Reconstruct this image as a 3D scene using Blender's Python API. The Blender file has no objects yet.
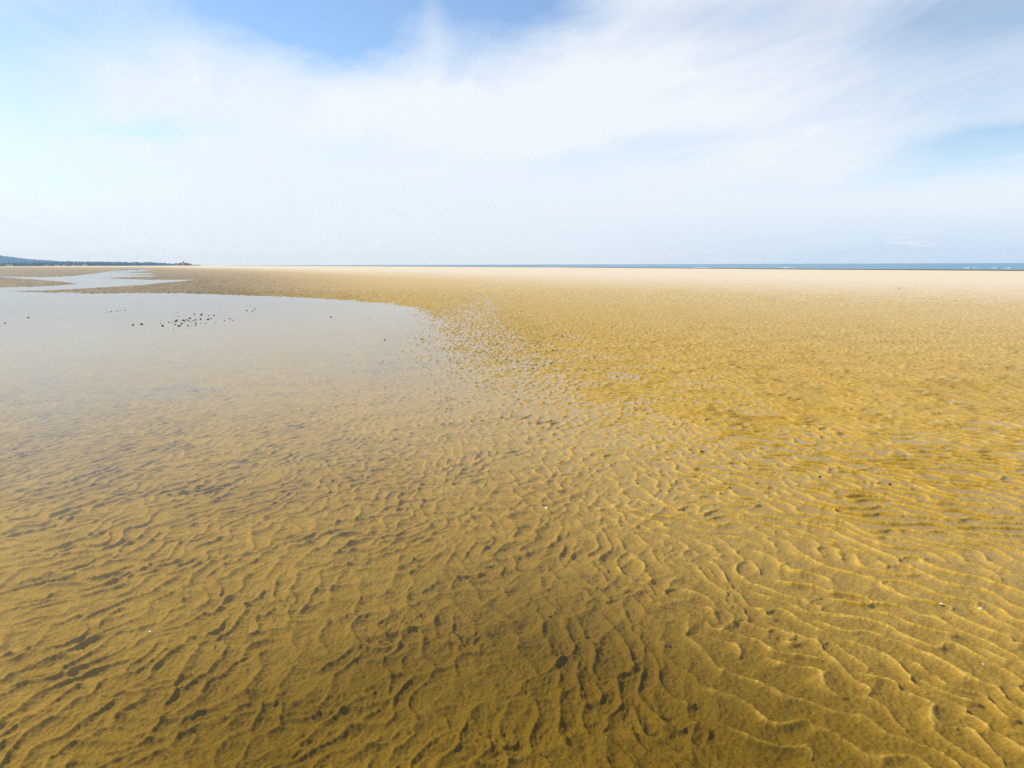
import bpy, math, random
import numpy as np
from mathutils import Matrix, Vector

random.seed(7)
RNG = np.random.default_rng(11)
SC = bpy.context.scene
COL = SC.collection
R = math.radians

# ------------------------------------------------------------------ camera
F = 667.0
CAM_H = 1.6
PITCH = math.atan((384 - 264.5) / F)
ROLL = -0.0031
cam_d = bpy.data.cameras.new('camera')
cam = bpy.data.objects.new('camera', cam_d)
COL.objects.link(cam)
cam_d.sensor_width = 36.0
cam_d.lens = 36.0 * F / 1024.0
cam_d.clip_start = 0.05
cam_d.clip_end = 60000
CM = Matrix.Translation((0, 0, CAM_H)) @ Matrix.Rotation(R(90) - PITCH, 4, 'X') @ Matrix.Rotation(ROLL, 4, 'Z')
cam.matrix_world = CM
SC.camera = cam
CR = np.array(CM.to_3x3())


def ray(px, py):
    """world direction seen at a place of the photograph"""
    d = CM.to_3x3() @ Vector(((px - 512) / F, (384 - py) / F, -1))
    return d.normalized()


def at(px, py, z=0.0):
    d = ray(px, py)
    t = (z - CAM_H) / d.z
    return Vector((0, 0, CAM_H)) + d * t


def at_dist(px, dist):
    """ground point straight under column px (at the horizon) at a distance"""
    d = ray(px, 265)
    s = dist / math.hypot(d.x, d.y)
    return Vector((d.x * s, d.y * s, 0))


def project(x, y, z):
    """world -> photograph coordinates (numpy)"""
    q = np.stack([x, y, z - CAM_H], -1) @ CR          # R^T * v
    w = np.maximum(-q[..., 2], 1e-3)
    return 512 + F * q[..., 0] / w, 384 - F * q[..., 1] / w


# ------------------------------------------------------------------ object helpers
def tag(o, label=None, cat=None, group=None, kind=None):
    if label: o['label'] = label
    if cat: o['category'] = cat
    if group: o['group'] = group
    if kind: o['kind'] = kind
    return o


def link_mesh(name, verts, faces, mat, parent=None, smooth=True):
    me = bpy.data.meshes.new(name)
    me.from_pydata([tuple(v) for v in verts], [], faces)
    me.update()
    if smooth:
        me.polygons.foreach_set('use_smooth', [True] * len(me.polygons))
    o = bpy.data.objects.new(name, me)
    COL.objects.link(o)
    if mat: me.materials.append(mat)
    if parent: o.parent = parent
    return o


def grid_mesh(name, co, nr, nc, mat, attrs=()):
    """co: (nr*nc,3); quads between neighbours"""
    me = bpy.data.meshes.new(name)
    nv = nr * nc
    me.vertices.add(nv)
    me.vertices.foreach_set('co', co.astype(np.float32).ravel())
    i = np.arange(nr - 1)[:, None] * nc + np.arange(nc - 1)[None, :]
    q = np.stack([i, i + 1, i + 1 + nc, i + nc], -1).reshape(-1, 4).astype(np.int32)
    nf = len(q)
    me.loops.add(nf * 4)
    me.loops.foreach_set('vertex_index', q.ravel())
    me.polygons.add(nf)
    me.polygons.foreach_set('loop_start', np.arange(0, nf * 4, 4, dtype=np.int32))
    me.update(calc_edges=True)
    me.polygons.foreach_set('use_smooth', np.ones(nf, dtype=bool))
    for an, vals in attrs:
        a = me.attributes.new(an, 'FLOAT', 'POINT')
        a.data.foreach_set('value', vals.astype(np.float32))
    o = bpy.data.objects.new(name, me)
    COL.objects.link(o)
    me.materials.append(mat)
    return o


class NT:
    """tiny node-tree writer"""
    def __init__(self, tree):
        self.t = tree
        tree.nodes.clear()

    def n(self, kind, **kw):
        nd = self.t.nodes.new(kind)
        for k, v in kw.items():
            if k.startswith('in_'):
                nd.inputs[k[3:].replace('_', ' ')].default_value = v
            else:
                setattr(nd, k, v)
        return nd

    def l(self, a, b):
        self.t.links.new(a, b)

    def _set(self, sock, v):
        if isinstance(v, bpy.types.NodeSocket):
            self.l(v, sock)
        else:
            sock.default_value = v

    def m(self, op, a, b=0.0, c=None, clamp=False):
        nd = self.n('ShaderNodeMath', operation=op, use_clamp=clamp)
        self._set(nd.inputs[0], a)
        self._set(nd.inputs[1], b)
        if c is not None: self._set(nd.inputs[2], c)
        return nd.outputs[0]

    def mix(self, f, a, b):
        nd = self.n('ShaderNodeMix', data_type='RGBA')
        self._set(nd.inputs[0], f)
        for s, v in ((nd.inputs[6], a), (nd.inputs[7], b)):
            if isinstance(v, bpy.types.NodeSocket): self.l(v, s)
            else: s.default_value = (*v, 1) if len(v) == 3 else v
        return nd.outputs[2]

    def ramp(self, v, lo, hi, a=0.0, b=1.0, smooth=True):
        nd = self.n('ShaderNodeMapRange', interpolation_type='SMOOTHSTEP' if smooth else 'LINEAR')
        self._set(nd.inputs['Value'], v)
        nd.inputs['From Min'].default_value = lo
        nd.inputs['From Max'].default_value = hi
        nd.inputs['To Min'].default_value = a
        nd.inputs['To Max'].default_value = b
        return nd.outputs[0]

    def noise(self, vec, scale, detail=3, rough=0.55, dist=0.0, dims='3D'):
        nd = self.n('ShaderNodeTexNoise', noise_dimensions=dims)
        if vec is not None: self.l(vec, nd.inputs['Vector'])
        nd.inputs['Scale'].default_value = scale
        nd.inputs['Detail'].default_value = detail
        nd.inputs['Roughness'].default_value = rough
        nd.inputs['Distortion'].default_value = dist
        return nd.outputs['Fac']


def material(name):
    m = bpy.data.materials.new(name)
    m.use_nodes = True
    return m, NT(m.node_tree)


def simple_mat(name, col, rough=0.7, var=0.25, scale=8.0, spec=0.3, bump=0.0):
    m, t = material(name)
    tc = t.n('ShaderNodeTexCoord')
    nz = t.noise(tc.outputs['Object'], scale, 4)
    c = t.mix(nz, tuple(v * (1 - var) for v in col), tuple(min(1, v * (1 + var)) for v in col))
    p = t.n('ShaderNodeBsdfPrincipled')
    t.l(c, p.inputs['Base Color'])
    p.inputs['Roughness'].default_value = rough
    p.inputs['Specular IOR Level'].default_value = spec
    if bump:
        b = t.n('ShaderNodeBump')
        b.inputs['Strength'].default_value = bump
        b.inputs['Distance'].default_value = 0.01
        t.l(nz, b.inputs['Height'])
        t.l(b.outputs[0], p.inputs['Normal'])
    o = t.n('ShaderNodeOutputMaterial')
    t.l(p.outputs[0], o.inputs['Surface'])
    return m


# ------------------------------------------------------------------ light
SUN_EL = R(41)
SUN_DIR = Vector((-0.84, 0.46, 0)).normalized()          # horizontally, towards the sun
to_sun = Vector((SUN_DIR.x * math.cos(SUN_EL), SUN_DIR.y * math.cos(SUN_EL), math.sin(SUN_EL)))
sun_d = bpy.data.lights.new('sun', 'SUN')
sun_d.energy = 3.75
sun_d.angle = R(0.5)
sun_d.color = (1.0, 0.95, 0.86)
sun = bpy.data.objects.new('sun', sun_d)
COL.objects.link(sun)
sun.rotation_euler = to_sun.to_track_quat('Z', 'Y').to_euler()

# ------------------------------------------------------------------ sky with a veil of high cloud
world = bpy.data.worlds.new('World')
SC.world = world
world.use_nodes = True
t = NT(world.node_tree)
sky = t.n('ShaderNodeTexSky', sky_type='NISHITA')
sky.sun_disc = False
sky.sun_elevation = SUN_EL
sky.sun_rotation = math.atan2(SUN_DIR.x, SUN_DIR.y)
sky.altitude = 0
sky.air_density = 0.9
sky.dust_density = 0.0
sky.ozone_density = 2.6
SKY = 0.125
tc = t.n('ShaderNodeTexCoord')
sp = t.n('ShaderNodeSeparateXYZ')
t.l(tc.outputs['Generated'], sp.inputs[0])
X, Y, Z = sp.outputs
ym = t.m('MAXIMUM', t.m('ABSOLUTE', Y), 0.08)
U = t.m('DIVIDE', X, ym)
V = t.m('DIVIDE', Z, ym)
# the cloud sheet: a plane high overhead
zz = t.m('ADD', t.m('MAXIMUM', Z, 0.0), 0.10)
cp = t.n('ShaderNodeCombineXYZ')
t.l(t.m('DIVIDE', X, zz), cp.inputs[0])
t.l(t.m('DIVIDE', Y, zz), cp.inputs[1])
mp = t.n('ShaderNodeMapping', vector_type='TEXTURE')
t.l(cp.outputs[0], mp.inputs['Vector'])
mp.inputs['Rotation'].default_value = (0, 0, R(20))
mp.inputs['Scale'].default_value = (1.0, 3.2, 1)
n_big = t.noise(mp.outputs[0], 0.9, 5, 0.55, 0.4)
n_fine = t.noise(mp.outputs[0], 3.4, 9, 0.66, 0.9)
mp2 = t.n('ShaderNodeMapping')
t.l(cp.outputs[0], mp2.inputs['Vector'])
mp2.inputs['Location'].default_value = (3.1, 5.7, 0.4)
n_w1 = t.noise(mp2.outputs[0], 0.9, 5, 0.6)
mp3 = t.n('ShaderNodeMapping')
t.l(cp.outputs[0], mp3.inputs['Vector'])
mp3.inputs['Location'].default_value = (-7.3, 1.2, 2.4)
n_w2 = t.noise(mp3.outputs[0], 1.3, 6, 0.62)
Uw = t.m('ADD', U, t.m('MULTIPLY', t.m('SUBTRACT', n_w1, 0.5), 0.22))
Vw = t.m('ADD', V, t.m('MULTIPLY', t.m('SUBTRACT', n_w2, 0.5), 0.10))


def blob(px, py, rx, ry, tilt=0.0, warp=True):
    d = ray(px, py)
    u0, v0 = d.x / d.y, d.z / d.y
    c, s = math.cos(R(tilt)), math.sin(R(tilt))
    du = t.m('SUBTRACT', Uw if warp else U, u0)
    dv = t.m('SUBTRACT', Vw if warp else V, v0)
    a = t.m('MULTIPLY_ADD', du, c, t.m('MULTIPLY', dv, s))
    b = t.m('MULTIPLY_ADD', du, -s, t.m('MULTIPLY', dv, c))
    a = t.m('MULTIPLY', a, F / rx)
    b = t.m('MULTIPLY', b, F / ry)
    q = t.m('MULTIPLY_ADD', a, a, t.m('MULTIPLY', b, b))
    return t.m('EXPONENT', t.m('MULTIPLY', q, -1.0))


gaps = [(70, 15, 120, 40, 0.34, 5),   # px, py, rx, ry, amount, tilt
    (400, -10, 150, 55, 0.72, 8), (250, 18, 90, 32, 0.52, -12), (345, 45, 70, 25, 0.35, -8), (545, 5, 70, 45, 0.50, 30),
    (720, 20, 90, 28, 0.30, 12), (980, 20, 150, 50, 0.46, 10), (1000, 95, 120, 30, 0.18, 16),
    (960, 155, 150, 20, 0.62, 12), (1060, 140, 90, 25, 0.35, 10), (140, 129, 62, 7, 0.34, -3), (10, 70, 60, 60, 0.25, 0),
    (360, 158, 70, 16, 0.20, 0), (620, 152, 110, 14, 0.20, 6), (560, 180, 60, 20, 0.15, 0),
    (1010, 245, 330, 22, 0.42, 0), (640, 256, 160, 9, 0.26, 0), (60, 190, 180, 70, 0.16, 0),
]
dens = t.m('ADD', 0.86, t.m('MULTIPLY', t.m('SUBTRACT', n_big, 0.5), 0.60))
dens = t.m('ADD', dens, t.m('MULTIPLY', t.m('SUBTRACT', n_fine, 0.5), 0.62))
for (px, py, rx, ry, a, tl) in gaps:
    dens = t.m('MULTIPLY_ADD', blob(px, py, rx, ry, tl), -a * 1.3, dens)
puffs = [(433, 10, 10, 60, 0.19, 0), (500, 110, 230, 55, 0.25, 0), (640, 60, 120, 40, 0.2, 25), (830, 168, 70, 14, 0.28, 10),
         (835, 240, 36, 3.0, 0.5, 0), (915, 238, 30, 3.5, 0.55, 4), (1012, 235, 40, 5, 0.6, 4)]
for (px, py, rx, ry, a, tl) in puffs:
    dens = t.m('MULTIPLY_ADD', blob(px, py, rx, ry, tl, ry < 60), a, dens)
dens = t.m('MINIMUM', t.m('MAXIMUM', dens, 0.03), 0.97)
dens = t.m('MULTIPLY', dens, t.ramp(V, 0.42, 0.75, 1.0, 0.2))          # clearer overhead
skyc = t.n('ShaderNodeVectorMath', operation='SCALE')
t.l(sky.outputs[0], skyc.inputs[0])
skyc.inputs['Scale'].default_value = 1.0
skyt = t.n('ShaderNodeVectorMath', operation='MULTIPLY')
t.l(skyc.outputs[0], skyt.inputs[0])
skyt.inputs[1].default_value = (0.98, 1.0, 0.98)
skyc = skyt
cl = t.mix(t.ramp(V, 0.0, 0.22), (0.60 / SKY, 0.66 / SKY, 0.725 / SKY), (0.68 / SKY, 0.715 / SKY, 0.755 / SKY))
# thicker haze low down, bluer over the sea
lowk = t.m('MULTIPLY', t.ramp(V, 0.24, 0.02), 0.8)
dens = t.m('MULTIPLY_ADD', t.m('SUBTRACT', 1.0, dens), lowk, dens)
seak = t.m('MULTIPLY', t.ramp(V, 0.09, 0.0), t.ramp(U, -0.1, 0.75))
pf = t.m('ADD', t.m('ADD', blob(832, 240.5, 38, 3.2), blob(912, 238.5, 32, 4.0, 6)), blob(1015, 235, 42, 5.5, 4))
pf = t.m('MULTIPLY', pf, t.ramp(n_fine, 0.35, 0.6, 0.4, 1.0), clamp=True)
seak = t.m('MULTIPLY', seak, t.m('SUBTRACT', 1.0, pf))
dens = t.m('MULTIPLY_ADD', pf, 0.15, dens)
cl = t.mix(seak, cl, (0.40 / SKY, 0.53 / SKY, 0.72 / SKY))
skymix = t.mix(dens, skyc.outputs[0], cl)
bg = t.n('ShaderNodeBackground')
t.l(skymix, bg.inputs['Color'])
bg.inputs['Strength'].default_value = SKY
wo = t.n('ShaderNodeOutputWorld')
t.l(bg.outputs[0], wo.inputs['Surface'])

# ------------------------------------------------------------------ sand: ripple field
NT_ = 2048
TILE = 20.48
LAM = 0.115
fx = np.fft.fftfreq(NT_, TILE / NT_)[:, None].astype(np.float32)
fy = np.fft.fftfreq(NT_, TILE / NT_)[None, :].astype(np.float32)


def white(seed):
    r = np.random.default_rng(seed)
    return np.fft.fft2(r.standard_normal((NT_, NT_)).astype(np.float32))


def band(wf, f0, ang, s_par, s_perp):
    c, s = math.cos(ang), math.sin(ang)
    a = fx * c + fy * s
    b = -fx * s + fy * c
    g = np.exp(-((a - f0) ** 2) / (2 * (s_par * f0) ** 2) - (b ** 2) / (2 * (s_perp * f0) ** 2)).astype(np.float32)
    r = np.fft.ifft2(wf * g).astype(np.complex64)
    return r / np.float32(np.sqrt(np.mean(np.abs(r) ** 2)))


def iso(wf, f0, sig):
    f = np.sqrt(fx ** 2 + fy ** 2)
    g = np.exp(-((f - f0) ** 2) / (2 * (sig * f0) ** 2)).astype(np.float32)
    r = np.real(np.fft.ifft2(wf * g)).astype(np.float32)
    return r / r.std()


def sample(tile, x, y):
    u = (x / TILE * NT_) % NT_
    v = (y / TILE * NT_) % NT_
    i0 = np.floor(u).astype(np.int32); j0 = np.floor(v).astype(np.int32)
    a = (u - i0).astype(np.float32); b = (v - j0).astype(np.float32)
    i0 %= NT_; j0 %= NT_
    i1 = (i0 + 1) % NT_; j1 = (j0 + 1) % NT_
    return (tile[i0, j0] * (1 - a) * (1 - b) + tile[i1, j0] * a * (1 - b)
            + tile[i0, j1] * (1 - a) * b + tile[i1, j1] * a * b)


def fine_sample(lam, seed, sig, x, y, k=4.0):
    return sample(iso(white(seed), 1 / (lam * k), sig), x * k, y * k)


def sstep(a, b, v):
    q = np.clip((v - a) / (b - a), 0, 1)
    return q * q * (3 - 2 * q)


# polar sheet of sand around the photographer, finer near by
AZ = R(64)
NC = 1500
az = np.linspace(-AZ, AZ, NC)
rows = [0.55]
while rows[-1] < 14000:
    r_ = rows[-1]
    if r_ < 1.6: d_ = 0.02
    elif r_ < 3.4: d_ = 0.0055
    elif r_ < 5: d_ = 0.0075
    elif r_ < 14: d_ = 0.0075 + 0.0022 * (r_ - 5)
    elif r_ < 0: d_ = 0.009 + (r_ - 6) * 0.0022
    elif r_ < 45: d_ = 0.0266 + (r_ - 14) * 0.0022
    else: d_ = max(0.095, 0.00035 * r_ ** 1.6)
    rows.append(r_ + d_)
rr = np.array(rows)
NR = len(rr)
gx = (rr[:, None] * np.sin(az)[None, :]).ravel()
gy = (rr[:, None] * np.cos(az)[None, :]).ravel()
gr = np.repeat(rr, NC)
print('sand sheet', NR, NC, NR * NC)

PX, PY = project(gx, gy, np.zeros_like(gx))
hor = 264.5 - 0.0031 * (PX - 512)

# --- broad relief of the bed (metres above the pool's level), from levels judged at places
ctrl = np.array([  # px, py, level
    (-300, 330, -.05), (0, 330, -.05), (200, 320, -.05), (330, 315, -.045), (390, 318, -.028), (412, 322, -.016),
    (-300, 430, -.05), (0, 420, -.05), (200, 420, -.048), (330, 400, -.035), (390, 390, -.018),
    (425, 350, -.006), (440, 400, -.006), (455, 330, .003), (490, 360, .003), (500, 420, .000), (480, 450, -.009),
    (560, 330, .012), (600, 380, .008), (580, 440, .002), (560, 490, -.005), (640, 500, .001), (650, 560, -.005),
    (700, 330, .020), (700, 400, .009), (720, 470, .003), (760, 540, .000), (740, 620, -.006), (820, 640, -.003), (800, 720, -.010),
    (850, 330, .022), (850, 400, .011), (880, 470, .005), (900, 560, .002), (940, 640, -.003), (960, 720, -.006),
    (1010, 330, .020), (1010, 400, .008), (1010, 480, .004), (1020, 560, -.002), (1060, 640, -.004), (1100, 740, -.006),
    (1400, 400, .004), (1400, 600, -.002), (1600, 330, .02),
    (400, 460, -.024), (420, 540, -.030), (520, 560, -.024), (600, 620, -.022), (640, 700, -.024), (680, 768, -.024),
    (0, 540, -.045), (200, 540, -.040), (300, 620, -.036), (100, 680, -.038), (450, 680, -.034), (300, 768, -.036), (500, 800, -.034),
    (-400, 600, -.045), (-300, 760, -.04), (300, 1100, -.03), (800, 1100, -.014), (1400, 1000, -.006),
    (560, 300, .026), (700, 300, .03), (1000, 300, .03), (430, 300, .02)], dtype=np.float64)


def bed(px, py):
    out = np.zeros(len(px)); 
    for s in range(0, len(px), 200000):
        a = px[s:s + 200000][:, None]; b = np.maximum(py[s:s + 200000], 285)[:, None]
        sc = 40 + np.abs(b - 265) * 0.16
        d2 = ((a - ctrl[:, 0]) / sc) ** 2 + ((b - ctrl[:, 1]) / (sc * 0.75)) ** 2
        w = 1.0 / (d2 + 0.25) ** 2
        out[s:s + 200000] = (w @ ctrl[:, 2]) / w.sum(1)
    return out


# interpolate the bed on a coarse sheet first
cs_r = rr[::12]; 
if cs_r[-1] < rr[-1]: cs_r = np.append(cs_r, rr[-1])
cs_a = az[::12]
if cs_a[-1] < az[-1]: cs_a = np.append(cs_a, az[-1])
cgx = (cs_r[:, None] * np.sin(cs_a)).ravel(); cgy = (cs_r[:, None] * np.cos(cs_a)).ravel()
cpx, cpy = project(cgx, cgy, np.zeros_like(cgx))
cb = bed(np.clip(cpx, -900, 1900), np.clip(cpy, 200, 1500)).reshape(len(cs_r), len(cs_a))
tmp = np.stack([np.interp(az, cs_a, row) for row in cb])
ri = np.interp(rr, cs_r, np.arange(len(cs_r)))
i0 = np.clip(np.floor(ri).astype(int), 0, len(cs_r) - 2); fr = (ri - i0)[:, None]
B = (tmp[i0] * (1 - fr) + tmp[i0 + 1] * fr).ravel()

# --- far edge of the pool and the bank beyond it
lowA = sample(iso(white(91), 1 / 2.6, 0.5), gx, gy)          # metre-scale unevenness
edge = np.interp(PX, [-600, 0, 45, 100, 180, 250, 320, 380, 412, 440, 520, 2000],
                 [286, 291.5, 293, 294.2, 293.6, 296, 299, 303, 306.5, 304, 290, 270])
bank = 0.013 + 0.004 * lowA
kf = sstep(-1.6, 1.8, PY - edge)
kf = np.where(PX > 520, np.maximum(kf, sstep(520, 620, PX)), kf)
B = bank * (1 - kf) + B * kf

# --- channels farther up the beach
polys = [
    [(-700, 290), (0, 291), (40, 290.6), (80, 288.6), (110, 287.0), (140, 285.0), (160, 283.0), (192, 280.4), (192, 279.8), (150, 279.8),
     (122, 278.9), (104, 278.0), (122, 277.4), (155, 276.6), (155, 275.6), (125, 275.2), (152, 274.2), (152, 273.2), (124, 273.0), (136, 271.8), (150, 270.6),
     (147, 269.2), (126, 268.9), (114, 270.6), (96, 273.4), (72, 276.0), (40, 277.2), (0, 276.2), (-300, 274.5), (-300, 275.6), (0, 277.3), (34, 279.4), (60, 281.6),
     (78, 283.8), (52, 286.0), (0, 287.6), (-700, 288)],
]


def poly_sd(px, py, poly, vs=2.0):
    p = np.array(poly, dtype=np.float64); p[:, 1] *= vs
    y = py * vs
    n = len(p); ins = np.zeros(len(px), bool); d = np.full(len(px), 1e9)
    for i in range(n):
        a = p[i]; b = p[(i + 1) % n]
        e = b - a
        tt = np.clip(((px - a[0]) * e[0] + (y - a[1]) * e[1]) / (e @ e), 0, 1)
        d = np.minimum(d, np.hypot(px - a[0] - tt * e[0], y - a[1] - tt * e[1]))
        c = ((a[1] > y) != (b[1] > y)) & (px < (b[0] - a[0]) * (y - a[1]) / (b[1] - a[1] + 1e-12) + a[0])
        ins ^= c
    return np.where(ins, -d, d)


sel = np.where((PY < 294) & (PY > 266) & (PX < 320))[0]
sd = poly_sd(PX[sel], PY[sel], polys[0])
chan = np.clip(sd * 0.012, -0.035, 0.014)
k2 = sstep(296, 292, PY[sel])
k2 = k2 * sstep(2.5, 0.5, sd)
B[sel] = B[sel] * (1 - k2) + np.minimum(B[sel], chan) * k2

# --- beach berm, wet foreshore and the drop to the sea; low land on the left
drop = PY - hor                                  # how far below the horizon it appears (px)
shore = np.interp(PX, [-5000, 180, 215, 250, 300, 420, 550, 650, 800, 1024, 1600, 3000],
                  [-1, -1, 0.10, 0.35, 0.75, 1.6, 2.8, 3.8, 5.2, 6.2, 8.2, 9])
shore_r = CAM_H * F / np.maximum(shore, 0.02)
rel = (gr - shore_r) / shore_r                   # <0 on the beach
foot = sstep(-0.45, -0.02, rel)
berm = 0.02 + 0.0 * foot
far = sstep(60, 180, gr)
B = np.where(drop < 12, B + far * (berm * 0.7) * (B > 0.004), B)
B = B * sstep(0.0, -0.2, rel) - sstep(-0.05, 0.40, rel) * 0.18 - sstep(0.38, 1.2, rel) * 3.0
B = B + np.where(shore < 0.1, sstep(700, 4000, gr) * 1.0, 0)

# --- the ripples themselves
NEAR = gr < 60
idx = np.where(NEAR)[0]
x = gx[idx]; y = gy[idx]; r = gr[idx]
w1 = white(3); w2 = white(5)
low = sample(iso(white(21), 1 / 1.3, 0.45), x, y)
low2 = sample(iso(white(22), 1 / 0.9, 0.45), x, y)
m1 = sample(iso(white(23), 1 / 0.36, 0.40), x, y)
m2 = sample(iso(white(24), 1 / 0.36, 0.40), x, y)
kang = 14 + 38 * np.tanh((x - 0.2) * 0.55) - 18 * sstep(4, 9, y) * sstep(0, -3, x) + 14 * low
xs = x + 0.030 * low + 0.020 * m1; ys = y + 0.030 * low2 + 0.020 * m2
angs = np.arange(-75, 121, 15.0)
kang = np.clip(kang, -74, 119)
G = np.zeros(len(x), np.complex64)
for a in angs:
    w = np.clip(1 - np.abs(kang - a) / 15.0, 0, 1).astype(np.float32)
    s_ = np.where(w > 0)[0]
    if len(s_) == 0: continue
    q_ = min(1.0, max(0.0, (a - 15) / 30.0))            # longer, wider ridges towards the right
    G[s_] += w[s_] * sample(band(w1, 1 / (LAM * (1 + 0.18 * q_)), R(a), 0.30 - 0.04 * q_, 0.56 - 0.09 * q_), xs[s_], ys[s_])
ph = np.angle(G); am = np.abs(G)
ph = ph + 0.75 * np.sin(ph + 0.5)               # steep lee, long back
prof = np.maximum(1.0 - 2.0 * np.abs(np.sin(ph / 2)) ** 1.15, -0.92)   # flat-floored troughs
amp = 0.55 + 0.42 * np.clip(am, 0, 1.2)
# cross ripples make the crests break up into scalloped lumps
G2 = sample(band(w2, 1 / (LAM * 1.3), R(98), 0.32, 0.45), xs, ys) * sstep(0.6, -0.6, x) \
    + sample(band(w2, 1 / (LAM * 1.3), R(-32), 0.32, 0.45), xs, ys) * sstep(-0.6, 0.6, x)
ph2 = np.angle(G2); am2 = 0.45 + 0.5 * np.clip(np.abs(G2), 0, 1.2)
ph2 = ph2 + 0.6 * np.sin(ph2)
prof2 = 1.0 - 2.0 * np.abs(np.sin(ph2 / 2)) ** 1.2
mid = np.exp(-((PX[idx] - 450) / 230.0) ** 2)
fine = fine_sample(0.045, 31, 0.35, x, y)
fine2 = sample(iso(white(32), 1 / 0.085, 0.35), x, y)
fine3 = fine_sample(0.024, 33, 0.35, x, y)
# patches of thin sharp wrinkles added to the bed's shape to imitate caustic lines
wk = fine_sample(0.062, 35, 0.35, xs + 0.5 * ys * 0, ys * 0.8); wk2 = fine_sample(0.032, 36, 0.35, xs, ys)
wrk = (0.5 - np.abs(wk)) * 0.6 + (0.5 - np.abs(wk2)) * 0.4
wp = np.clip(0.45 + 0.55 * low2 + 0.35 * m2, 0, 1.3) * np.exp(-((x + 0.35) / 1.2) ** 2) * sstep(3.9, 2.6, y)
A = 0.0108 * (0.90 + 0.14 * low2) * (1 - 0.05 * sstep(-0.008, -0.026, B[idx]) * sstep(7, 4, r)) * (1 + 0.15 * sstep(0.6, 2.0, x))
rip = A * (prof * amp * (1 - 0.30 * mid) + prof2 * am2 * (0.44 + 0.26 * mid - 0.24 * sstep(0.3, 1.5, x))) \
    + 0.0008 * fine + 0.0013 * fine2 * (0.6 + 0.4 * mid) + 0.0008 * fine3 * sstep(9, 4, r) + 0.0007 * low + 0.0044 * wrk * wp
boost = 1.0 + 0.9 * sstep(7, 16, r)            # taller lumps farther up the bank
fade = 1.0 - sstep(34, 58, r)
pool_soft = np.where(B[idx] < -0.02, 1.0, boost)
Zs = B.copy()
Zs[idx] += rip * pool_soft * fade
# distant unevenness of the dry sand
big = sample(iso(white(61), 1 / 5.0, 0.5), gx * 0.12, gy * 0.12)
Zs += sstep(45, 140, gr) * 0.015 * np.maximum(big, -0.3) * (B > 0.03) * (rel < 0)

# --- how dry the surface is
dry_line = np.interp(PX, [-800, 0, 160, 250, 330, 420, 560, 700, 850, 1024, 1400], [266.6, 266.8, 267.6, 270, 273.5, 277, 283.5, 289, 295, 301, 308])
d_ = (PY - dry_line) / np.maximum(dry_line - hor, 0.8)
dry = np.interp(d_ + 0.07 * lowA * sstep(120, 15, gr), [-1, -0.5, -0.2, 0.2, 1.0, 2.5, 5.0], [1, 0.95, 0.70, 0.42, 0.24, 0.08, 0.0])
dry = dry * sstep(0.01, -0.05, rel)
# farther off only the larger hummocks can be told apart
far_i = np.where((gr > 22) & (gr < 260))[0]
fx_, fy_, fr2 = gx[far_i], gy[far_i], gr[far_i]
h1 = sample(iso(white(41), 1 / 0.45, 0.4), fx_, fy_) * sstep(22, 36, fr2) * sstep(75, 55, fr2)
h2 = sample(iso(white(42), 1 / 1.0, 0.4), fx_, fy_) * sstep(50, 75, fr2) * sstep(260, 140, fr2) * 1.7
calm_ = (0.18 + 0.82 * sstep(0.002, 0.012, B[far_i])) * (1 - 0.6 * (gr[far_i] > 150)) * (1 - 0.9 * dry[far_i] ** 0.7)
Zs[far_i] += (0.016 * h1 + 0.016 * h2) * calm_
bank_tone = np.clip(sstep(420, 180, PX) * sstep(14, 32, gr) * (0.85 + 0.10 * lowA), 0, 1)  # weight of a browner tone on the far left banks and wet foreshore
bank_tone = np.maximum(bank_tone, sstep(-0.04, 0.02, rel) * (shore > 0.1))
near_tone = np.clip(0.72 * np.exp(-(gx / 2.9) ** 2 - (np.maximum(gy - 2.0, 0) / 2.1) ** 2) + 0.5 * np.exp(-((gx - 0.05) / 1.3) ** 2 - (np.maximum(gy - 1.8, 0) / 1.4) ** 2), 0, 1) * (gr < 9)  # weight of the darker tone, strongest on the near bed
gattr = [('bank_tone', bank_tone), ('near_tone', near_tone), ('dryness', dry), ('level', Zs)]

# ------------------------------------------------------------------ sand material
sandm, t = material('rippled_sand')
tc = t.n('ShaderNodeTexCoord')
P = tc.outputs['Object']
ad = t.n('ShaderNodeAttribute', attribute_name='dryness').outputs['Fac']
al = t.n('ShaderNodeAttribute', attribute_name='level').outputs['Fac']
grain = t.noise(P, 420.0, 2, 0.6)
mott = t.noise(P, 9.0, 5, 0.6)
patch = t.noise(P, 0.55, 4, 0.55)
wetc = t.mix(t.ramp(mott, 0.3, 0.7), (0.44, 0.265, 0.034), (0.54, 0.335, 0.056))
wetc = t.mix(t.ramp(patch, 0.35, 0.7), wetc, (0.47, 0.28, 0.034))
# darker olive-brown tone on the near bed below water level
aa = t.n('ShaderNodeAttribute', attribute_name='near_tone').outputs['Fac']
asl = t.n('ShaderNodeAttribute', attribute_name='bank_tone').outputs['Fac']
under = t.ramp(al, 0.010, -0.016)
bed_tone = t.m('MULTIPLY', t.m('MULTIPLY_ADD', t.m('MULTIPLY', aa, t.ramp(patch, 0.25, 0.6, 0.7, 1.0)), 0.95, 0.0), under)
wetc = t.mix(bed_tone, wetc, (0.155, 0.090, 0.004))
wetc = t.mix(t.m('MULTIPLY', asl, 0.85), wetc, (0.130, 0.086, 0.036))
dryc = t.mix(t.ramp(patch, 0.3, 0.7), (0.70, 0.585, 0.425), (0.74, 0.625, 0.465))
col = t.mix(ad, wetc, dryc)
col = t.mix(t.m('MULTIPLY', t.ramp(grain, 0.56, 0.74), 0.35), col, (0.10, 0.06, 0.02))
speck = t.noise(P, 160.0, 1, 0.5)
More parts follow.
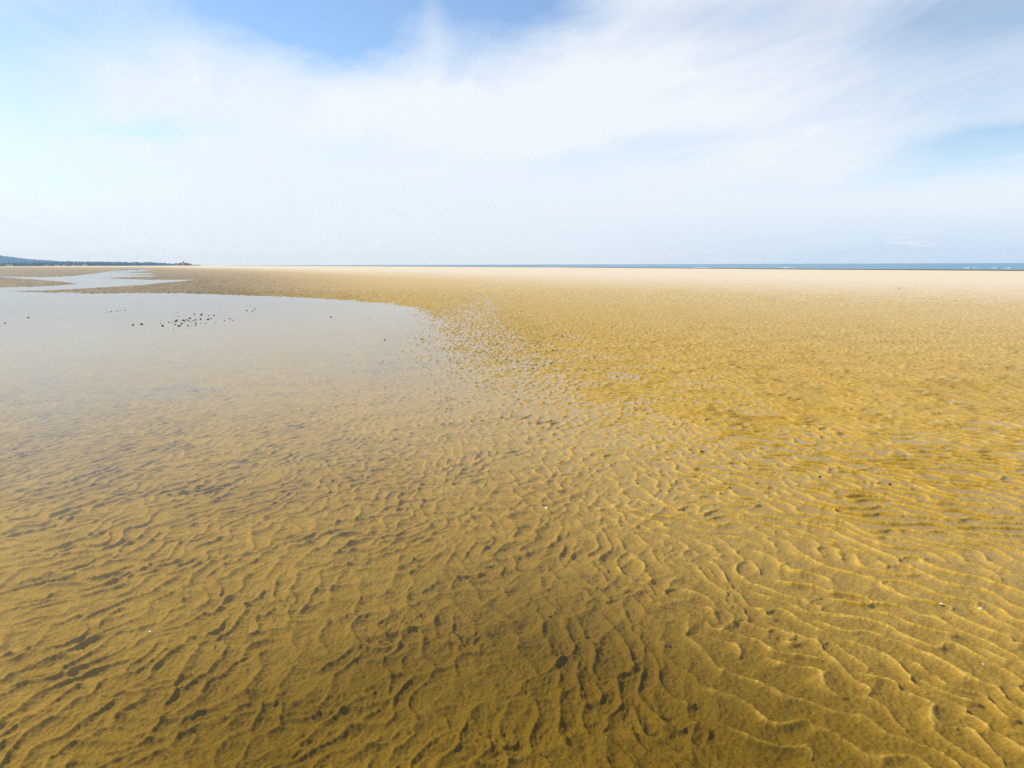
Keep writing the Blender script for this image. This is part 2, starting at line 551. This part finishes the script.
col = t.mix(t.m('MULTIPLY', t.ramp(speck, 0.72, 0.78), 0.3), col, (0.75, 0.66, 0.5))
gr1 = t.ramp(t.noise(P, 120.0, 3, 0.7), 0.32, 0.68, 0.74, 1.22, False)
vm = t.n('ShaderNodeVectorMath', operation='SCALE')
t.l(col, vm.inputs[0])
t.l(gr1, vm.inputs['Scale'])
col = vm.outputs[0]
p = t.n('ShaderNodeBsdfPrincipled')
t.l(col, p.inputs['Base Color'])
t.l(t.ramp(ad, 0.0, 0.6, 0.42, 0.95), p.inputs['Roughness'])
t.l(t.m('MULTIPLY', t.ramp(ad, 0.0, 0.6, 0.12, 0.05), t.ramp(al, -0.006, 0.003)), p.inputs['Specular IOR Level'])   # no wet gloss under water
bh = t.m('ADD', t.m('MULTIPLY', grain, 0.0012), t.m('MULTIPLY', t.noise(P, 60.0, 4, 0.6), 0.006))
bp = t.n('ShaderNodeBump')
bp.inputs['Strength'].default_value = 0.55
bp.inputs['Distance'].default_value = 1.0
t.l(bh, bp.inputs['Height'])
t.l(bp.outputs[0], p.inputs['Normal'])
o = t.n('ShaderNodeOutputMaterial')
t.l(p.outputs[0], o.inputs['Surface'])

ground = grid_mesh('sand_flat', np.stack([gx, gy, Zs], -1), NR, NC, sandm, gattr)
tag(ground, kind='structure')

# ------------------------------------------------------------------ shallow water
waterm, t = material('clear_shallow_water')
geo = t.n('ShaderNodeNewGeometry')
P = geo.outputs['Position']
mpw = t.n('ShaderNodeMapping')
t.l(P, mpw.inputs['Vector'])
mpw.inputs['Scale'].default_value = (1.0, 1.0, 0)
mpw.inputs['Rotation'].default_value = (0, 0, R(20))
wv1 = t.noise(mpw.outputs[0], 16.0, 3, 0.55)
wv2 = t.noise(mpw.outputs[0], 3.2, 3, 0.55)
calm = t.ramp(t.noise(mpw.outputs[0], 0.22, 3, 0.6), 0.40, 0.62, 0.06, 0.35)
hh = t.m('ADD', t.m('MULTIPLY', wv1, 0.0005), t.m('MULTIPLY', wv2, 0.0012))
bp = t.n('ShaderNodeBump')
bp.inputs['Distance'].default_value = 1.0
t.l(calm, bp.inputs['Strength'])
t.l(hh, bp.inputs['Height'])
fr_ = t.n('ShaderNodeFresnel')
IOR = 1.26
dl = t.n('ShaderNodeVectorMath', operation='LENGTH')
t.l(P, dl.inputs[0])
ior_ = t.ramp(dl.outputs['Value'], 4.5, 13.0, IOR, 1.52)          # reflectance raised farther out to brighten the outer pool
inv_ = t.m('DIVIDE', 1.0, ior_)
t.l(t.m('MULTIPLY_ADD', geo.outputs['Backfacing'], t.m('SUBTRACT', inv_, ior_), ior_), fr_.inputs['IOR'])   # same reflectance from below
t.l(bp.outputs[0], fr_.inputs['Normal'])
gs = t.n('ShaderNodeBsdfGlossy')
gs.inputs['Roughness'].default_value = 0.03
t.l(bp.outputs[0], gs.inputs['Normal'])
tr = t.n('ShaderNodeBsdfTransparent')
tr.inputs['Color'].default_value = (0.93, 0.92, 0.84, 1)
mx = t.n('ShaderNodeMixShader')
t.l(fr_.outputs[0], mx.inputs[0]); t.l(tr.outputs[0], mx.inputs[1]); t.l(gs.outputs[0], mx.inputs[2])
o = t.n('ShaderNodeOutputMaterial')
t.l(mx.outputs[0], o.inputs['Surface'])
wr = np.concatenate([np.linspace(0.5, 6, 30), np.geomspace(6.5, 330, 60)])
wa = np.linspace(-AZ * 0.985, AZ * 0.985, 100)
wrm = np.minimum(wr[:, None], 50 + 280 * sstep(-0.12, -0.30, wa)[None, :] + wr[:, None] * 1e-4)
wx = (wrm * np.sin(wa)).ravel(); wy = (wrm * np.cos(wa)).ravel()
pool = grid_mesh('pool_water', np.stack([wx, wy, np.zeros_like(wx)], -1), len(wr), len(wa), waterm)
tag(pool, kind='structure')

# ------------------------------------------------------------------ the sea
seam, t = material('open_sea')
geo = t.n('ShaderNodeNewGeometry')
mps = t.n('ShaderNodeMapping')
t.l(geo.outputs['Position'], mps.inputs['Vector'])
mps.inputs['Scale'].default_value = (0.25, 1.0, 0)
n1 = t.noise(mps.outputs[0], 0.15, 6, 0.6)
n0 = t.noise(mps.outputs[0], 0.01, 4, 0.6)
bp = t.n('ShaderNodeBump')
bp.inputs['Strength'].default_value = 1.0
bp.inputs['Distance'].default_value = 1.2
t.l(n1, bp.inputs['Height'])
p = t.n('ShaderNodeBsdfPrincipled')
t.l(t.mix(t.ramp(n0, 0.35, 0.65), (0.09, 0.24, 0.35), (0.14, 0.31, 0.42)), p.inputs['Base Color'])
p.inputs['Roughness'].default_value = 0.35
p.inputs['Specular IOR Level'].default_value = 0.25
t.l(bp.outputs[0], p.inputs['Normal'])
o = t.n('ShaderNodeOutputMaterial')
t.l(p.outputs[0], o.inputs['Surface'])
sr = np.geomspace(120, 13900, 60)
sa = np.linspace(R(-30), AZ, 120)
sx = (sr[:, None] * np.sin(sa)).ravel(); sy = (sr[:, None] * np.cos(sa)).ravel()
sea = grid_mesh('sea', np.stack([sx, sy, np.full_like(sx, -0.12)], -1), len(sr), len(sa), seam)
tag(sea, kind='structure')

# ------------------------------------------------------------------ the far coast
def ridge(name, mat, px0, px1, dist, prof, n, depth, rough, seed, base=-1.0):
    """a solid ridge standing at a distance, its skyline given as height in metres along px"""
    rg = np.random.default_rng(seed)
    pxs = np.linspace(px0, px1, n)
    h = prof(pxs)
    nz = np.interp(np.arange(n), np.arange(0, n + 8, 8), rg.normal(0, 1, len(np.arange(0, n + 8, 8)))) * 0.5 + rg.normal(0, 1, n) * 0.5
    prof_k = [(-1.0, 0.0), (-0.8, 0.45), (-0.45, 0.86), (0.0, 1.0), (0.5, 0.8), (1.0, 0.0)]
    vs, fs = [], []
    for i in range(n):
        for k, (o_, q) in enumerate(prof_k):
            jit = rg.normal(0, 1) * rough * 0.4 if 0 < k < 5 else 0
            d = dist + depth * o_
            p_ = at_dist(pxs[i], d)
            hh_ = max(0.2, h[i] * q + (nz[i] * rough + jit) * min(1, h[i] / 6) * q)
            vs.append((p_.x, p_.y, base if k in (0, 5) else hh_))
    m = len(prof_k)
    for i in range(n - 1):
        for k in range(m - 1):
            fs.append((i * m + k, (i + 1) * m + k, (i + 1) * m + k + 1, i * m + k + 1))
    return link_mesh(name, vs, fs, mat)


hill_m = simple_mat('hazed_heath_and_woods', (0.06, 0.18, 0.31), 0.9, 0.4, 0.004)  # haze blue painted into the hills' base colour
wood_m = simple_mat('hazed_foliage', (0.05, 0.135, 0.20), 0.9, 0.5, 0.02)  # haze blue painted into the foliage colour as well


def hill_prof(px):
    return np.interp(px, [-700, -420, -200, -60, 0, 25, 55, 90, 130], [150, 170, 150, 108, 86, 62, 44, 26, 2])


def wood_prof(px):
    return np.interp(px, [-700, -100, 0, 30, 60, 90, 150, 168, 174, 178], [24, 24, 23, 24, 23.5, 22, 18.5, 14, 8, 1])


hills = ridge('hills', hill_m, -700, 130, 6800, hill_prof, 300, 500, 2.0, 3)
tag(hills, kind='structure')
wood = ridge('woodland', wood_m, -700, 178, 4000, wood_prof, 900, 90, 2.2, 4)
tag(wood, 'dark belt of far-off woodland along the left horizon', 'woodland', kind='stuff')
spit_m = simple_mat('distant_dunes', (0.10, 0.11, 0.08), 0.9, 0.3, 0.02)
spit = ridge('dune_ridge', spit_m, 150, 204, 4300, lambda p_: np.interp(p_, [150, 170, 180, 192, 199, 204], [3, 5, 6, 6, 5, 0.5]), 90, 50, 0.8, 6)
tag(spit, kind='structure')

white_m = simple_mat('white_render', (0.80, 0.79, 0.76), 0.8, 0.06, 0.1)
cream_m = simple_mat('cream_render', (0.62, 0.58, 0.52), 0.8, 0.08, 0.1)
grey_m = simple_mat('grey_concrete', (0.30, 0.30, 0.32), 0.8, 0.1, 0.1)
tile_m = simple_mat('roof_tile', (0.26, 0.15, 0.12), 0.8, 0.2, 0.2)
slate_m = simple_mat('roof_slate', (0.10, 0.11, 0.13), 0.7, 0.2, 0.2)
pane_m = simple_mat('dark_window_glass', (0.04, 0.05, 0.06), 0.15, 0.1, 0.2, 0.6)


def box_vf(x0, x1, y0, y1, z0, z1):
    v = [(x0, y0, z0), (x1, y0, z0), (x1, y1, z0), (x0, y1, z0), (x0, y0, z1), (x1, y0, z1), (x1, y1, z1), (x0, y1, z1)]
    f = [(0, 3, 2, 1), (4, 5, 6, 7), (0, 1, 5, 4), (1, 2, 6, 5), (2, 3, 7, 6), (3, 0, 4, 7)]
    return v, f


def merge(parts):
    V_, F_ = [], []
    for v, f in parts:
        n = len(V_)
        V_ += v
        F_ += [tuple(i + n for i in q) for q in f]
    return V_, F_


def building(px, dist, w, d, h, wall, roof, label, gable=True, cat='house', storeys=2, z=0.8):
    p_ = at_dist(px, dist)
    e = bpy.data.objects.new('tower_block' if cat == 'tower block' else 'house', None)
    COL.objects.link(e)
    e.location = (p_.x, p_.y, z)
    e.rotation_euler.z = -math.atan2(p_.x, p_.y) + random.uniform(-0.2, 0.2)
    tag(e, label, cat, 'buildings on the far coast')
    v, f = box_vf(-w / 2, w / 2, -d / 2, d / 2, 0, h)
    link_mesh('wall', v, f, wall, e, False)
    if gable:
        rh = d * 0.35
        a, b = w / 2 + 0.5, d / 2 + 0.5
        v = [(-a, -b, h + .01), (a, -b, h + .01), (a, b, h + .01), (-a, b, h + .01), (-a, 0, h + rh), (a, 0, h + rh)]
        f = [(0, 1, 5, 4), (2, 3, 4, 5), (0, 4, 3), (1, 2, 5), (0, 3, 2, 1)]
    else:
        v, f = merge([box_vf(-w / 2 - .4, w / 2 + .4, -d / 2 - .4, d / 2 + .4, h + .01, h + .8), box_vf(-w / 6, w / 6, -d / 6, d / 6, h + .8, h + 3)])
    link_mesh('roof', v, f, roof, e, False)
    nb = max(2, int(w / 5))
    for s_ in range(storeys):
        for k in range(nb):
            cx = -w / 2 + w * (k + 0.5) / nb
            zc_ = h * (s_ + 0.5) / storeys
            v, f = box_vf(cx - 0.8, cx + 0.8, -d / 2 - 0.08, -d / 2 + 0.05, zc_ - 0.7, zc_ + 0.7)
            link_mesh('window', v, f, pane_m, e, False)
    return e


building(9.5, 3880, 26, 10, 7, white_m, slate_m, 'long white house at the foot of the blue hill, leftmost on the far coast')
building(46.5, 3880, 12, 9, 6, cream_m, tile_m, 'small cream house standing alone in the middle of the dark woodland edge')
building(57.5, 3880, 20, 9, 6.5, white_m, slate_m, 'white house just right of the small cream house by the woodland')
building(63.5, 3880, 11, 9, 5.5, white_m, tile_m, 'low white cottage with a tiled roof beside the larger white house')
building(73.5, 3880, 13, 9, 6, white_m, slate_m, 'white house left of the middle pair below the woodland')
building(78.0, 3880, 10, 8, 5.5, cream_m, tile_m, 'cream cottage with a tiled roof tucked between two white houses')
building(84.5, 3880, 20, 10, 7, white_m, slate_m, 'wide white house above the bend of the far channel')
building(97.0, 3880, 15, 9, 5, cream_m, slate_m, 'low cream house with a slate roof, rightmost house below the woodland')
building(176.0, 4200, 26, 14, 11, cream_m, slate_m, 'low pale block at the end of the woodland, left of the white tower', False, 'apartment block', 3)
building(180.6, 4180, 16, 12, 13, grey_m, slate_m, 'grey block close against the left side of the white tower', False, 'apartment block', 4)
building(183.6, 4200, 11, 11, 22, white_m, white_m, 'tall narrow white tower block rising highest on the far coast', False, 'tower block', 8)
building(186.6, 4180, 20, 12, 13, grey_m, slate_m, 'broad grey block just right of the white tower', False, 'apartment block', 4)
building(190.5, 4220, 17, 12, 9, cream_m, slate_m, 'low cream block right of the broad grey block', False, 'apartment block', 3)

# ------------------------------------------------------------------ surf at the sea's edge
foam_m = simple_mat('sea_foam', (0.55, 0.58, 0.60), 0.9, 0.1, 0.5)


def breaker(px0, px1, py, label, h=0.20):
    pm = at((px0 + px1) / 2, py, -0.12)
    dist = math.hypot(pm.x, pm.y)
    n = 40
    vs, fs = [], []
    for i in range(n + 1):
        u = i / n
        c = at_dist(px0 + (px1 - px0) * u, dist * (1 + 0.02 * math.sin(u * 7)))
        e = math.sin(math.pi * u) ** 0.5 * random.uniform(0.5, 1.0)
        for dy, z in ((-4, -0.16), (-1.2, -0.12 + 0.5 * h * e), (0, -0.12 + h * e), (1.0, -0.12 + 0.4 * h * e), (3, -0.16)):
            vs.append((c.x, c.y + dy * max(e, 0.1), z))
    for i in range(n):
        for k in range(4):
            fs.append((i * 5 + k, i * 5 + 5 + k, i * 5 + 6 + k, i * 5 + 1 + k))
    o = link_mesh('breaking_wave', vs, fs, foam_m)
    tag(o, label, 'wave', 'white breakers along the sea edge')


breaker(538, 570, 267.0, 'small white breaker at the sea edge, leftmost of the breakers')
breaker(690, 712, 267.7, 'short white breaker at the sea edge, second from the left')
breaker(778, 796, 267.6, 'faint white breaker at the sea edge, left of the wide pair')
breaker(962, 976, 268.0, 'thin white breaker at the sea edge near the right, smallest of all')
breaker(992, 1002, 268.0, 'white breaker at the sea edge, left one of the close pair at the right')
breaker(1005, 1017, 268.0, 'white breaker at the sea edge, right one of the close pair at the right')

# ------------------------------------------------------------------ a boat on the horizon and a gull by the channel
hull_m = simple_mat('white_hull_paint', (0.82, 0.82, 0.80), 0.3, 0.03, 1)
b0 = at_dist(806.5, 5200)
boat = bpy.data.objects.new('boat', None)
COL.objects.link(boat)
boat.location = (b0.x, b0.y, -0.12)
boat.rotation_euler.z = R(-66)
tag(boat, 'tiny white boat far out on the sea horizon', 'boat')
L = 24.0
vs, fs = [], []
secs = [(-.5, .75), (-.3, .95), (0, 1.0), (.25, .8), (.42, .4), (.5, .03)]
for u, w in secs:
    zt = 3.0 + max(0, u) * 2.0
    for y, z in ((-3.2 * w, zt), (-2.6 * w, 0.9), (0, -0.6), (2.6 * w, 0.9), (3.2 * w, zt)):
        vs.append((u * L, y, z))
for i in range(5):
    for k in range(4):
        fs.append((i * 5 + k, i * 5 + 5 + k, i * 5 + 6 + k, i * 5 + 1 + k))
    fs.append((i * 5 + 4, i * 5 + 9, i * 5 + 5, i * 5))
fs.append((0, 1, 2, 3, 4))
link_mesh('hull', vs, fs, hull_m, boat, False)
v, f = merge([box_vf(-7, 3, -2, 2, 3.0, 5.6), box_vf(-4, 1.5, -1.6, 1.6, 5.6, 7.8)])
link_mesh('cabin', v, f, hull_m, boat, False)
v, f = box_vf(-1.6, -1.2, -.2, .2, 7.8, 12)
link_mesh('mast', v, f, grey_m, boat, False)

gull_m = simple_mat('white_feathers', (0.82, 0.82, 0.82), 0.8, 0.04, 30)
wing_m = simple_mat('pale_grey_feathers', (0.42, 0.44, 0.47), 0.8, 0.08, 30)
beak_m = simple_mat('yellow_beak', (0.6, 0.36, 0.04), 0.5, 0.1, 30)


def lathe(pts, n=12):
    """pts: (centre xyz, ry, rz) rings along x"""
    vs, fs = [], []
    for (c, ry, rz) in pts:
        for k in range(n):
            a = 2 * math.pi * k / n
            vs.append((c[0], c[1] + ry * math.cos(a), c[2] + rz * math.sin(a)))
    for i in range(len(pts) - 1):
        for k in range(n):
            fs.append((i * n + k, i * n + (k + 1) % n, (i + 1) * n + (k + 1) % n, (i + 1) * n + k))
    fs.append(tuple(range(n))[::-1])
    fs.append(tuple((len(pts) - 1) * n + k for k in range(n)))
    return vs, fs


gp = at(120.6, 269.6)
gull = bpy.data.objects.new('gull', None)
COL.objects.link(gull)
gull.location = (gp.x, gp.y, 0.0)
gull.rotation_euler.z = 2.6
gull.scale = (1.15, 1.15, 1.15)
tag(gull, 'tiny white gull standing at the head of the far channel', 'gull')
v, f = lathe([((-.30, 0, .25), .02, .01), ((-.2, 0, .26), .05, .03), ((-.08, 0, .27), .085, .075), ((.05, 0, .29), .09, .09), ((.13, 0, .33), .065, .075),
              ((.165, 0, .39), .042, .05), ((.18, 0, .44), .042, .045), ((.205, 0, .465), .035, .034), ((.235, 0, .46), .012, .012)])
body = link_mesh('body', v, f, gull_m, gull)
for s_ in (-1, 1):
    v, f = lathe([((-.36, .02 * s_, .27), .008, .006), ((-.2, .075 * s_, .285), .018, .04), ((-.03, .092 * s_, .30), .014, .062), ((.09, .07 * s_, .33), .01, .02)])
    link_mesh('wing', v, f, wing_m, gull)
    v, f = box_vf(-.006, .006, .035 * s_ - .006, .035 * s_ + .006, -.01, .2)
    v2, f2 = box_vf(-.01, .05, .035 * s_ - .02, .035 * s_ + .02, -.012, .002)
    v, f = merge([(v, f), (v2, f2)])
    link_mesh('leg', v, f, beak_m, gull, False)
v, f = lathe([((.235, 0, .46), .011, .011), ((.27, 0, .457), .008, .009), ((.295, 0, .447), .002, .003)], 6)
link_mesh('beak', v, f, beak_m, gull)

# ------------------------------------------------------------------ lumps, pebbles and shells
lump_m = simple_mat('dark_wet_lump_sand', (0.21, 0.145, 0.06), 0.6, 0.5, 40, 0.3, 0.6)


def blob_mesh(name, seed, sx, sy, sz, mat, bumpy=0.25, seg=10, rings=7, half=False):
    rg = np.random.default_rng(seed)
    vs, fs = [], []
    off = rg.uniform(0, 6.28, 8)
    for i in range(rings + 1):
        th = math.pi * i / rings
        for k in range(seg):
            a = 2 * math.pi * k / seg
            q = 1 + bumpy * (0.5 * math.sin(2 * a + off[0]) * math.sin(th) + 0.4 * math.sin(3 * a + 2 * th + off[1]) + 0.35 * math.sin(5 * a + off[2] + 3 * th)) + rg.normal(0, bumpy * 0.15)
            z = math.cos(th)
            if half: z = max(z, -0.5)
            vs.append((sx * q * math.sin(th) * math.cos(a), sy * q * math.sin(th) * math.sin(a), sz * q * z))
    for i in range(rings):
        for k in range(seg):
            fs.append((i * seg + k, (i + 1) * seg + k, (i + 1) * seg + (k + 1) % seg, i * seg + (k + 1) % seg))
    me = bpy.data.meshes.new(name)
    me.from_pydata(vs, [], fs)
    me.polygons.foreach_set('use_smooth', [True] * len(fs))
    me.materials.append(mat)
    me.update()
    return me


lump_me = [blob_mesh('sand_lump', 100 + i, 0.030, 0.048, 0.028, lump_m, 0.45, 14, 9) for i in range(5)]


def lump(px, py, size, label, group=None):
    size *= 0.8
    o = bpy.data.objects.new('sand_lump', random.choice(lump_me))
    COL.objects.link(o)
    p_ = at(px, py)
    o.location = (p_.x, p_.y, 0.0)
    o.rotation_euler = (random.uniform(-.2, .2), random.uniform(-.2, .2), random.uniform(0, 6.28))
    o.scale = (size * random.uniform(.8, 1.2), size * random.uniform(.8, 1.2), size * random.uniform(.8, 1.1))
    o['label'] = label
    o['category'] = 'sand lump'
    if group: o['group'] = group


CL = [(185, 143, .8), (215, 145, .8), (230, 135, 1.2), (246, 104, .7), (240, 80, .7), (226, 158, .9), (250, 166, 1.1), (266, 150, 1.0), (277, 130, 1.2), (300, 126, .9),
      (320, 117, 1.1), (306, 164, 1.1), (325, 140, .9), (331, 166, .7), (355, 127, 1.0), (358, 148, .9), (355, 160, .9), (348, 91, 1.0), (391, 94, 1.1), (386, 122, 1.1),
      (397, 88, .7), (437, 100, .9), (435, 124, 1.2), (455, 117, 1.0), (472, 98, .9), (390, 150, .5), (420, 151, .5), (480, 145, .5), (540, 132, .8), (576, 120, .6), (591, 131, .8),
      (216, 188, .6), (130, 148, .6), (143, 165, 1.2), (236, 128, .9), (290, 140, .8), (312, 132, .8), (262, 160, .8), (341, 132, .7), (205, 130, .5)]
for (a, b, s_) in CL:
    lump(140 + a / 6.4, 300 + b / 6.4, s_ * 0.85, 'small dark lump of sand in the scattered main cluster breaking the pool surface', 'sand lumps of the main cluster in the pool')
for (a, b, s_) in [(683, 68, 1.2), (720, 71, 1.1), (736, 60, .8), (731, 52, .5), (756, 46, .7), (781, 65, .5), (850, 48, .6), (886, 51, .5)]:
    lump(140 + a / 6.4, 300 + b / 6.4, s_ * 0.8, 'small dark lump of sand in the sparse patch right of the main cluster', 'sand lumps of the sparse patch right of the main cluster')
for (a, b, s_) in [(690, 76, .9), (712, 75, 1.0), (748, 71, .9), (768, 68, .9), (800, 66, 1.0)]:
    lump(a / 6.4, 300 + b / 6.4, s_ * 0.75, 'small dark lump of sand in the short row beyond and left of the main cluster', 'sand lumps of the short row left of the main cluster')
lump(141.2, 324.2, 1.15, 'largest dark sand lump, alone in the pool just left of the main cluster')
lump(133.2, 324.9, 1.0, 'flat dark sand lump close beside the largest lump in the pool')
lump(4.8, 323.2, .8, 'dark sand lump in the pool nearest the left edge of the photo')
lump(28.6, 317.6, .85, 'upright dark sand lump standing alone toward the left of the pool')
lump(331, 317, .7, 'dark sand lump alone in the calm right part of the pool')
lump(384.5, 340, .6, 'dark sand lump in the pool near its broken right shore')
lump(370, 317.5, 0.5, 'tiny dark sand lump in the bright water right of the lone lump')

peb_m = simple_mat('dark_pebble', (0.035, 0.024, 0.014), 0.7, 0.3, 60, 0.1)
pale_m = simple_mat('pale_pebble', (0.62, 0.55, 0.42), 0.5, 0.15, 60, 0.4)
shell_m = simple_mat('white_shell', (0.78, 0.72, 0.62), 0.4, 0.1, 90, 0.4)
GZ = Zs.reshape(NR, NC)


def ground_z(x, y):
    r_ = math.hypot(x, y)
    i = int(np.clip(np.searchsorted(rr, r_), 1, NR - 2))
    j = int(np.clip(round((math.atan2(x, y) + AZ) / (2 * AZ) * (NC - 1)), 1, NC - 2))
    return float(GZ[i - 1:i + 2, j - 1:j + 2].mean())


def rest(px, py):
    z = 0.0
    for _ in range(4):
        p_ = at(px, py, z)
        z = ground_z(p_.x, p_.y)
    return p_.x, p_.y, z


def pebble(px, py, w, mat, label, seed, group=None):
    w *= 0.7
    x_, y_, z_ = rest(px, py)
    o = bpy.data.objects.new('pebble', blob_mesh('pebble', seed, w / 2, w * 0.38, w * 0.28, mat, 0.16, 14, 9))
    COL.objects.link(o)
    o.location = (x_, y_, z_ + w * 0.12)
    o.rotation_euler = (0, 0, random.uniform(0, 3.1))
    tag(o, label, 'pebble', group)


def shell(px, py, w, label, rz=0.0, tilt=0.15):
    w *= 0.75
    x_, y_, z_ = rest(px, py)
    vs, fs = [], []
    nr, ns = 8, 25
    for side in (1, 0):
        for i in range(nr + 1):
            q = i / nr
            for k in range(ns):
                a = math.pi * (k / (ns - 1) - 0.5) * 1.15
                rib = 1 + (0.05 if k % 2 else -0.02) * q
                rad = q * (0.62 + 0.38 * math.cos(a)) * rib
                h = 0.30 * math.sin(math.pi * min(1, 0.12 + 0.75 * q)) * math.cos(a * 0.8) * (1 if side else 0.85) + (0.02 if k % 2 else 0) * q
                vs.append((w * rad * math.sin(a) * 0.95, w * (rad * math.cos(a) - 0.4), w * (h - 0.05)))
    m = (nr + 1) * ns
    for s_ in (0, 1):
        for i in range(nr):
            for k in range(ns - 1):
                f = (s_ * m + i * ns + k, s_ * m + (i + 1) * ns + k, s_ * m + (i + 1) * ns + k + 1, s_ * m + i * ns + k + 1)
                fs.append(f if s_ else f[::-1])
    o = link_mesh('shell', vs, fs, shell_m)
    o.location = (x_, y_, z_ + w * 0.06)
    o.rotation_euler = (tilt, 0, rz)
    tag(o, label, 'shell')


pebble(550, 617.5, 0.026, peb_m, 'dark pebble under the shallow water low in the middle of the photo', 1)
pebble(701.3, 451.7, 0.034, peb_m, 'dark pebble on the ribbed sand right of the middle, farthest of the dark pebbles', 2)
pebble(637.6, 484, 0.030, peb_m, 'dark pebble beside the ripples just left of the white shell', 3)
pebble(889.6, 485.3, 0.030, peb_m, 'dark pebble on the ripples in the right part of the sand', 4)
pebble(707.8, 685.6, 0.012, peb_m, 'tiny black pebble in the shallow water near the bottom right', 5)
pebble(899, 288.5, 0.16, peb_m, 'dark stone on the pale dry sand far off at the right', 6)
pebble(394, 330, 0.05, peb_m, 'dark pebble in the thin water by the broken edge of the pool', 7)
pebble(820, 476.5, 0.028, peb_m, 'flat dark pebble between two ripples left of the right-hand dark pebble', 8)
pebble(684, 511, 0.022, peb_m, 'small dark shadow mark on the ripples below the white shell, modelled as a pebble', 9)  # solid stand-in for a small dark shadow
pebble(830.5, 648.5, 0.011, pale_m, 'tiny pale pebble in the shallow water at the lower right', 10)
pebble(997, 664, 0.014, pale_m, 'small pale pebble among the ripples near the right edge', 11)
shell(657.5, 499, 0.026, 'white shell on the ripples just right of the middle of the sand', 0.6)
shell(941.5, 604.3, 0.020, 'small white shell on the ripple crests toward the lower right', 2.2)
shell(980.5, 608.5, 0.016, 'tiny white shell right of the other shell on the ripple crests', 4.0)
shell(983.5, 664.5, 0.013, 'tiny white shell low at the right beside the small pale pebble', 1.2)
shell(150.5, 631.5, 0.018, 'white glint on the shallow water at the lower left, modelled as a shell', 3.0)  # solid stand-in for a white glint
shell(546, 508, 0.024, 'pale shell in the thin water left of the ripples at mid photo', 5.2)

# ------------------------------------------------------------------ the air
hz_m, t = material('sea_haze')
pv = t.n('ShaderNodeVolumePrincipled')
pv.inputs['Color'].default_value = (0.78, 0.89, 1.0, 1)
pv.inputs['Density'].default_value = 0.000018
pv.inputs['Anisotropy'].default_value = 0.0
o = t.n('ShaderNodeOutputMaterial')
t.l(pv.outputs[0], o.inputs['Volume'])
v, f = box_vf(-14500, 14500, -60, 14300, -6, 190)
haze = link_mesh('haze', v, f, hz_m, None, False)
tag(haze, kind='stuff')

# ------------------------------------------------------------------ render settings
SC.render.engine = 'CYCLES'
SC.cycles.use_denoising = False
SC.cycles.denoiser = 'OPENIMAGEDENOISE'
SC.cycles.denoising_input_passes = 'RGB_ALBEDO_NORMAL'
SC.cycles.max_bounces = 8
SC.cycles.caustics_reflective = False
SC.cycles.sample_clamp_indirect = 4.0
SC.view_settings.view_transform = 'Standard'
SC.view_settings.look = 'None'
SC.view_settings.exposure = 0.4
SC.view_settings.gamma = 1.0
